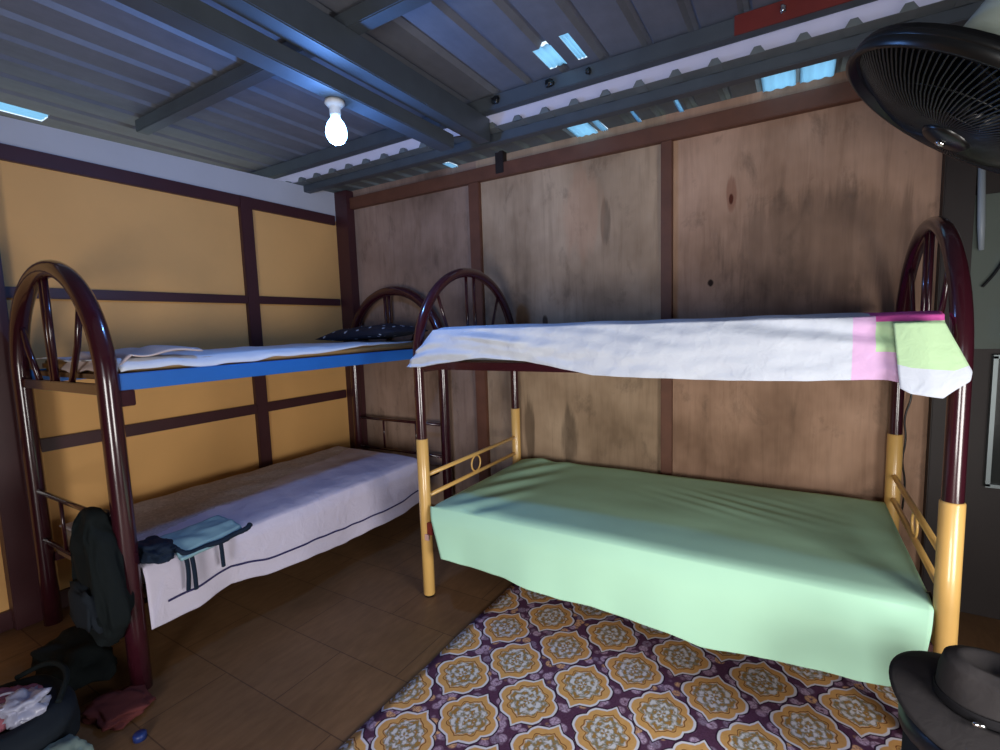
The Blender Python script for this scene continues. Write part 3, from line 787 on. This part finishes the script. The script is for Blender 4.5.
# pale plastic sheet seen beside the fan ---- part of the housing cover; pipe and cables at right
tag(link('grey_pipe', T([(3.80, -.05, 2.06), (3.815, -.05, 1.70), (3.82, -.05, 1.60)], [.013, .013, .009], 12), M['pipe']), 'short grey pipe fixed upright right of the dark corner post', 'pipe')
tag(link('black_cable', T(smooth_pts([(3.835, -.03, 1.45), (3.87, -.03, 1.50), (3.90, -.03, 1.57), (3.98, -.03, 1.62), (4.1, -.03, 1.60)]), .005, 8), M['black_plastic']), 'thin black cable slanting on the wall at the far right edge', 'cable')
tag(link('power_cord', T(smooth_pts([(3.61, -.02, 1.10), (3.63, -.03, .98), (3.60, -.03, .88), (3.615, -.03, .78), (3.60, -.03, .68), (3.62, -.03, .58), (3.61, -.03, .42)]), .004, 8), M['black_plastic']), 'black cord hanging behind the right rear bed post', 'cord')
tag(link('ceiling_wire', T(smooth_pts([(1.62, -.60, 2.37), (1.50, -.55, 2.40), (1.40, -.47, 2.43), (1.38, -.45, 2.49)]), .003, 6), M['black_plastic']), 'thin wire hooked on the far end of the bulb beam', 'wire')

# ------------------------------------------------------------------ hat on stool
HC = Vector((3.568, -1.385, .448))
st = thing('plastic_stool', 'dark blue plastic stool below the hat in the bottom right corner', 'stool', (3.56, -1.40, 0))
bm = bmesh.new(); lathe(bm, [(0, .395), (.135, .395), (.15, .385), (.15, .355), (.145, .35), (0, .352)][1:5], 28, 0, Matrix.Translation((3.56, -1.40, 0)))
link('seat', bm, M['stool'], st)
for k in range(4):
    a = PI/4+k*PI/2; bm = bmesh.new()
    tube(bm, [(3.56+.115*math.cos(a), -1.40+.115*math.sin(a), .36), (3.56+.16*math.cos(a), -1.40+.16*math.sin(a), .009)], [.022, .018], 8); link('leg', bm, M['stool'], st)
def clo(u, v):
    a = math.radians(170+95*u); r = .10+.035*min(1, v*2.2)
    z = .400 - max(0, v-.4)*.30
    return Vector((3.56+r*math.cos(a)*(1+.06*math.sin(u*14)*v), -1.40+r*math.sin(a)*(1+.06*math.sin(u*14)*v), z))
bm = bmesh.new(); grid(bm, 30, 16, clo); o = link('dark_cloth', bm, cloth('blue black cloth', (18, 24, 34))); thicken(o, .004)
tag(o, 'dark blue cloth draped over the stool edge beneath the hat', 'cloth')
hat = thing('felt_hat', 'charcoal felt hat lying in the bottom right corner', 'hat', HC)
HMx = Matrix.Translation(HC) @ Matrix.Rotation(math.radians(7), 4, Vector((1, -.1, 0)))
def brim(u, v):
    a = 2*PI*u; r = .085+.092*v
    return HMx @ Vector((r*math.cos(a), r*1.0*math.sin(a), .004 - .016*v*v + .016*v*math.cos(2*a+.6)))
bm = bmesh.new(); grid(bm, 56, 10, brim, closed_u=True); o = link('brim', bm, M['felt'], hat); thicken(o, .004)
def crown(u, v):
    a = 2*PI*u
    r = interp([(0, .088), (.35, .083), (.6, .076), (.8, .05), (1, .0)], v)
    z = interp([(0, .004), (.35, .065), (.6, .10), (.8, .112), (1, .088)], v)
    pinch = 1-.22*max(0, math.cos(a-math.radians(250)))**6*min(1, v*1.6)
    return HMx @ Vector((r*pinch*math.cos(a)*1.05, r*pinch*math.sin(a)*.92, z+.006*math.cos(2*a)*v*(1-v)*4))
bm = bmesh.new(); grid(bm, 48, 24, crown, closed_u=True); bmesh.ops.remove_doubles(bm, verts=bm.verts, dist=1e-4); link('crown', bm, M['felt'], hat)
bm = bmesh.new(); grid(bm, 48, 3, lambda u, v: HMx @ Vector((.0905*math.cos(2*PI*u)*1.05*(1-.02*v), .0905*math.sin(2*PI*u)*.93*(1-.02*v), .006+.022*v)), closed_u=True)
o = link('hat_band', bm, M['felt_band'], hat); thicken(o, .002)
bm = lump(HMx @ Vector((-.035, -.092, .016)), (.012, .005, .006), .1, 2, 2); link('buckle', bm, M['chrome'], hat)

# ------------------------------------------------------------------ clutter at lower left
db = thing('duffel_bag', 'dark open duffel bag on the floor in the lower left corner', 'bag', (.92, -2.42, 0))
bm = bmesh.new(); bmesh.ops.create_icosphere(bm, subdivisions=4, radius=1)
for v in bm.verts:
    p = v.co.copy(); q = Vector([math.copysign(abs(c)**.7, c) for c in p])
    z = .10+q.z*.10; w = 1+.1*nz(p.x*2, p.y*2, p.z*2)
    if q.z > .3: z -= .10*(1-min(1, math.hypot(q.x, q.y)/.85))
    v.co = Vector((1.01+q.x*.20*w, -2.46+q.y*.19*w, z))
for f in bm.faces: f.smooth = True
link('bag_body', bm, M['bag2'], db)
link('carry_strap', T(smooth_pts([(.86, -2.37, .18), (.92, -2.29, .22), (1.06, -2.28, .22), (1.14, -2.34, .18)]), .009, 8), M['bag'], db)
tag(link('dark_jacket', lump((.72, -2.17, .075), (.18, .11, .075), .25, 5), M['bag']), 'dark crumpled jacket on the floor behind the open bag', 'clothing')
tag(link('patterned_cloth', lump((.99, -2.43, .165), (.09, .07, .035), .3, 8), M['pinkc']), 'dull pink cloth bundled in the open bag', 'cloth')
pb = thing('plastic_bag', 'crumpled white plastic bag lying on the open bag', 'plastic bag', (1.0, -2.34, .2))
link('bag_body', lump((1.075, -2.405, .185), (.065, .055, .035), .45, 12), M['plastic_white'], pb)
for k, pts in enumerate(([(1.06, -2.40, .215), (1.02, -2.42, .225), (.97, -2.45, .205), (.92, -2.44, .19)], [(1.08, -2.42, .21), (1.09, -2.47, .22), (1.06, -2.52, .20), (1.02, -2.53, .19)])):
    link('handle_loop', T(smooth_pts(pts), .004, 6), M['plastic_white'], pb)
tag(link('grey_cloth', lump((1.26, -2.40, .055), (.075, .07, .055), .3, 15), M['grayg']), 'grey-green crumpled cloth on the floor right of the open bag', 'cloth')
tag(link('red_cloth', lump((1.10, -2.17, .022), (.11, .085, .02), .25, 18), M['redc']), 'dull red cloth lying flat on the floor beside the bag', 'cloth')
cap = bmesh.new(); lathe(cap, [(0, .0), (.020, 0), (.020, .018), (.016, .022), (0, .022)], 24, 0, Matrix.Translation((1.30, -2.19, .0)))
tag(link('bottle_cap', cap, plain('deep blue plastic', (34, 52, 112), .4), smooth=True), 'small blue cap on the bare floor at the bottom left', 'cap')
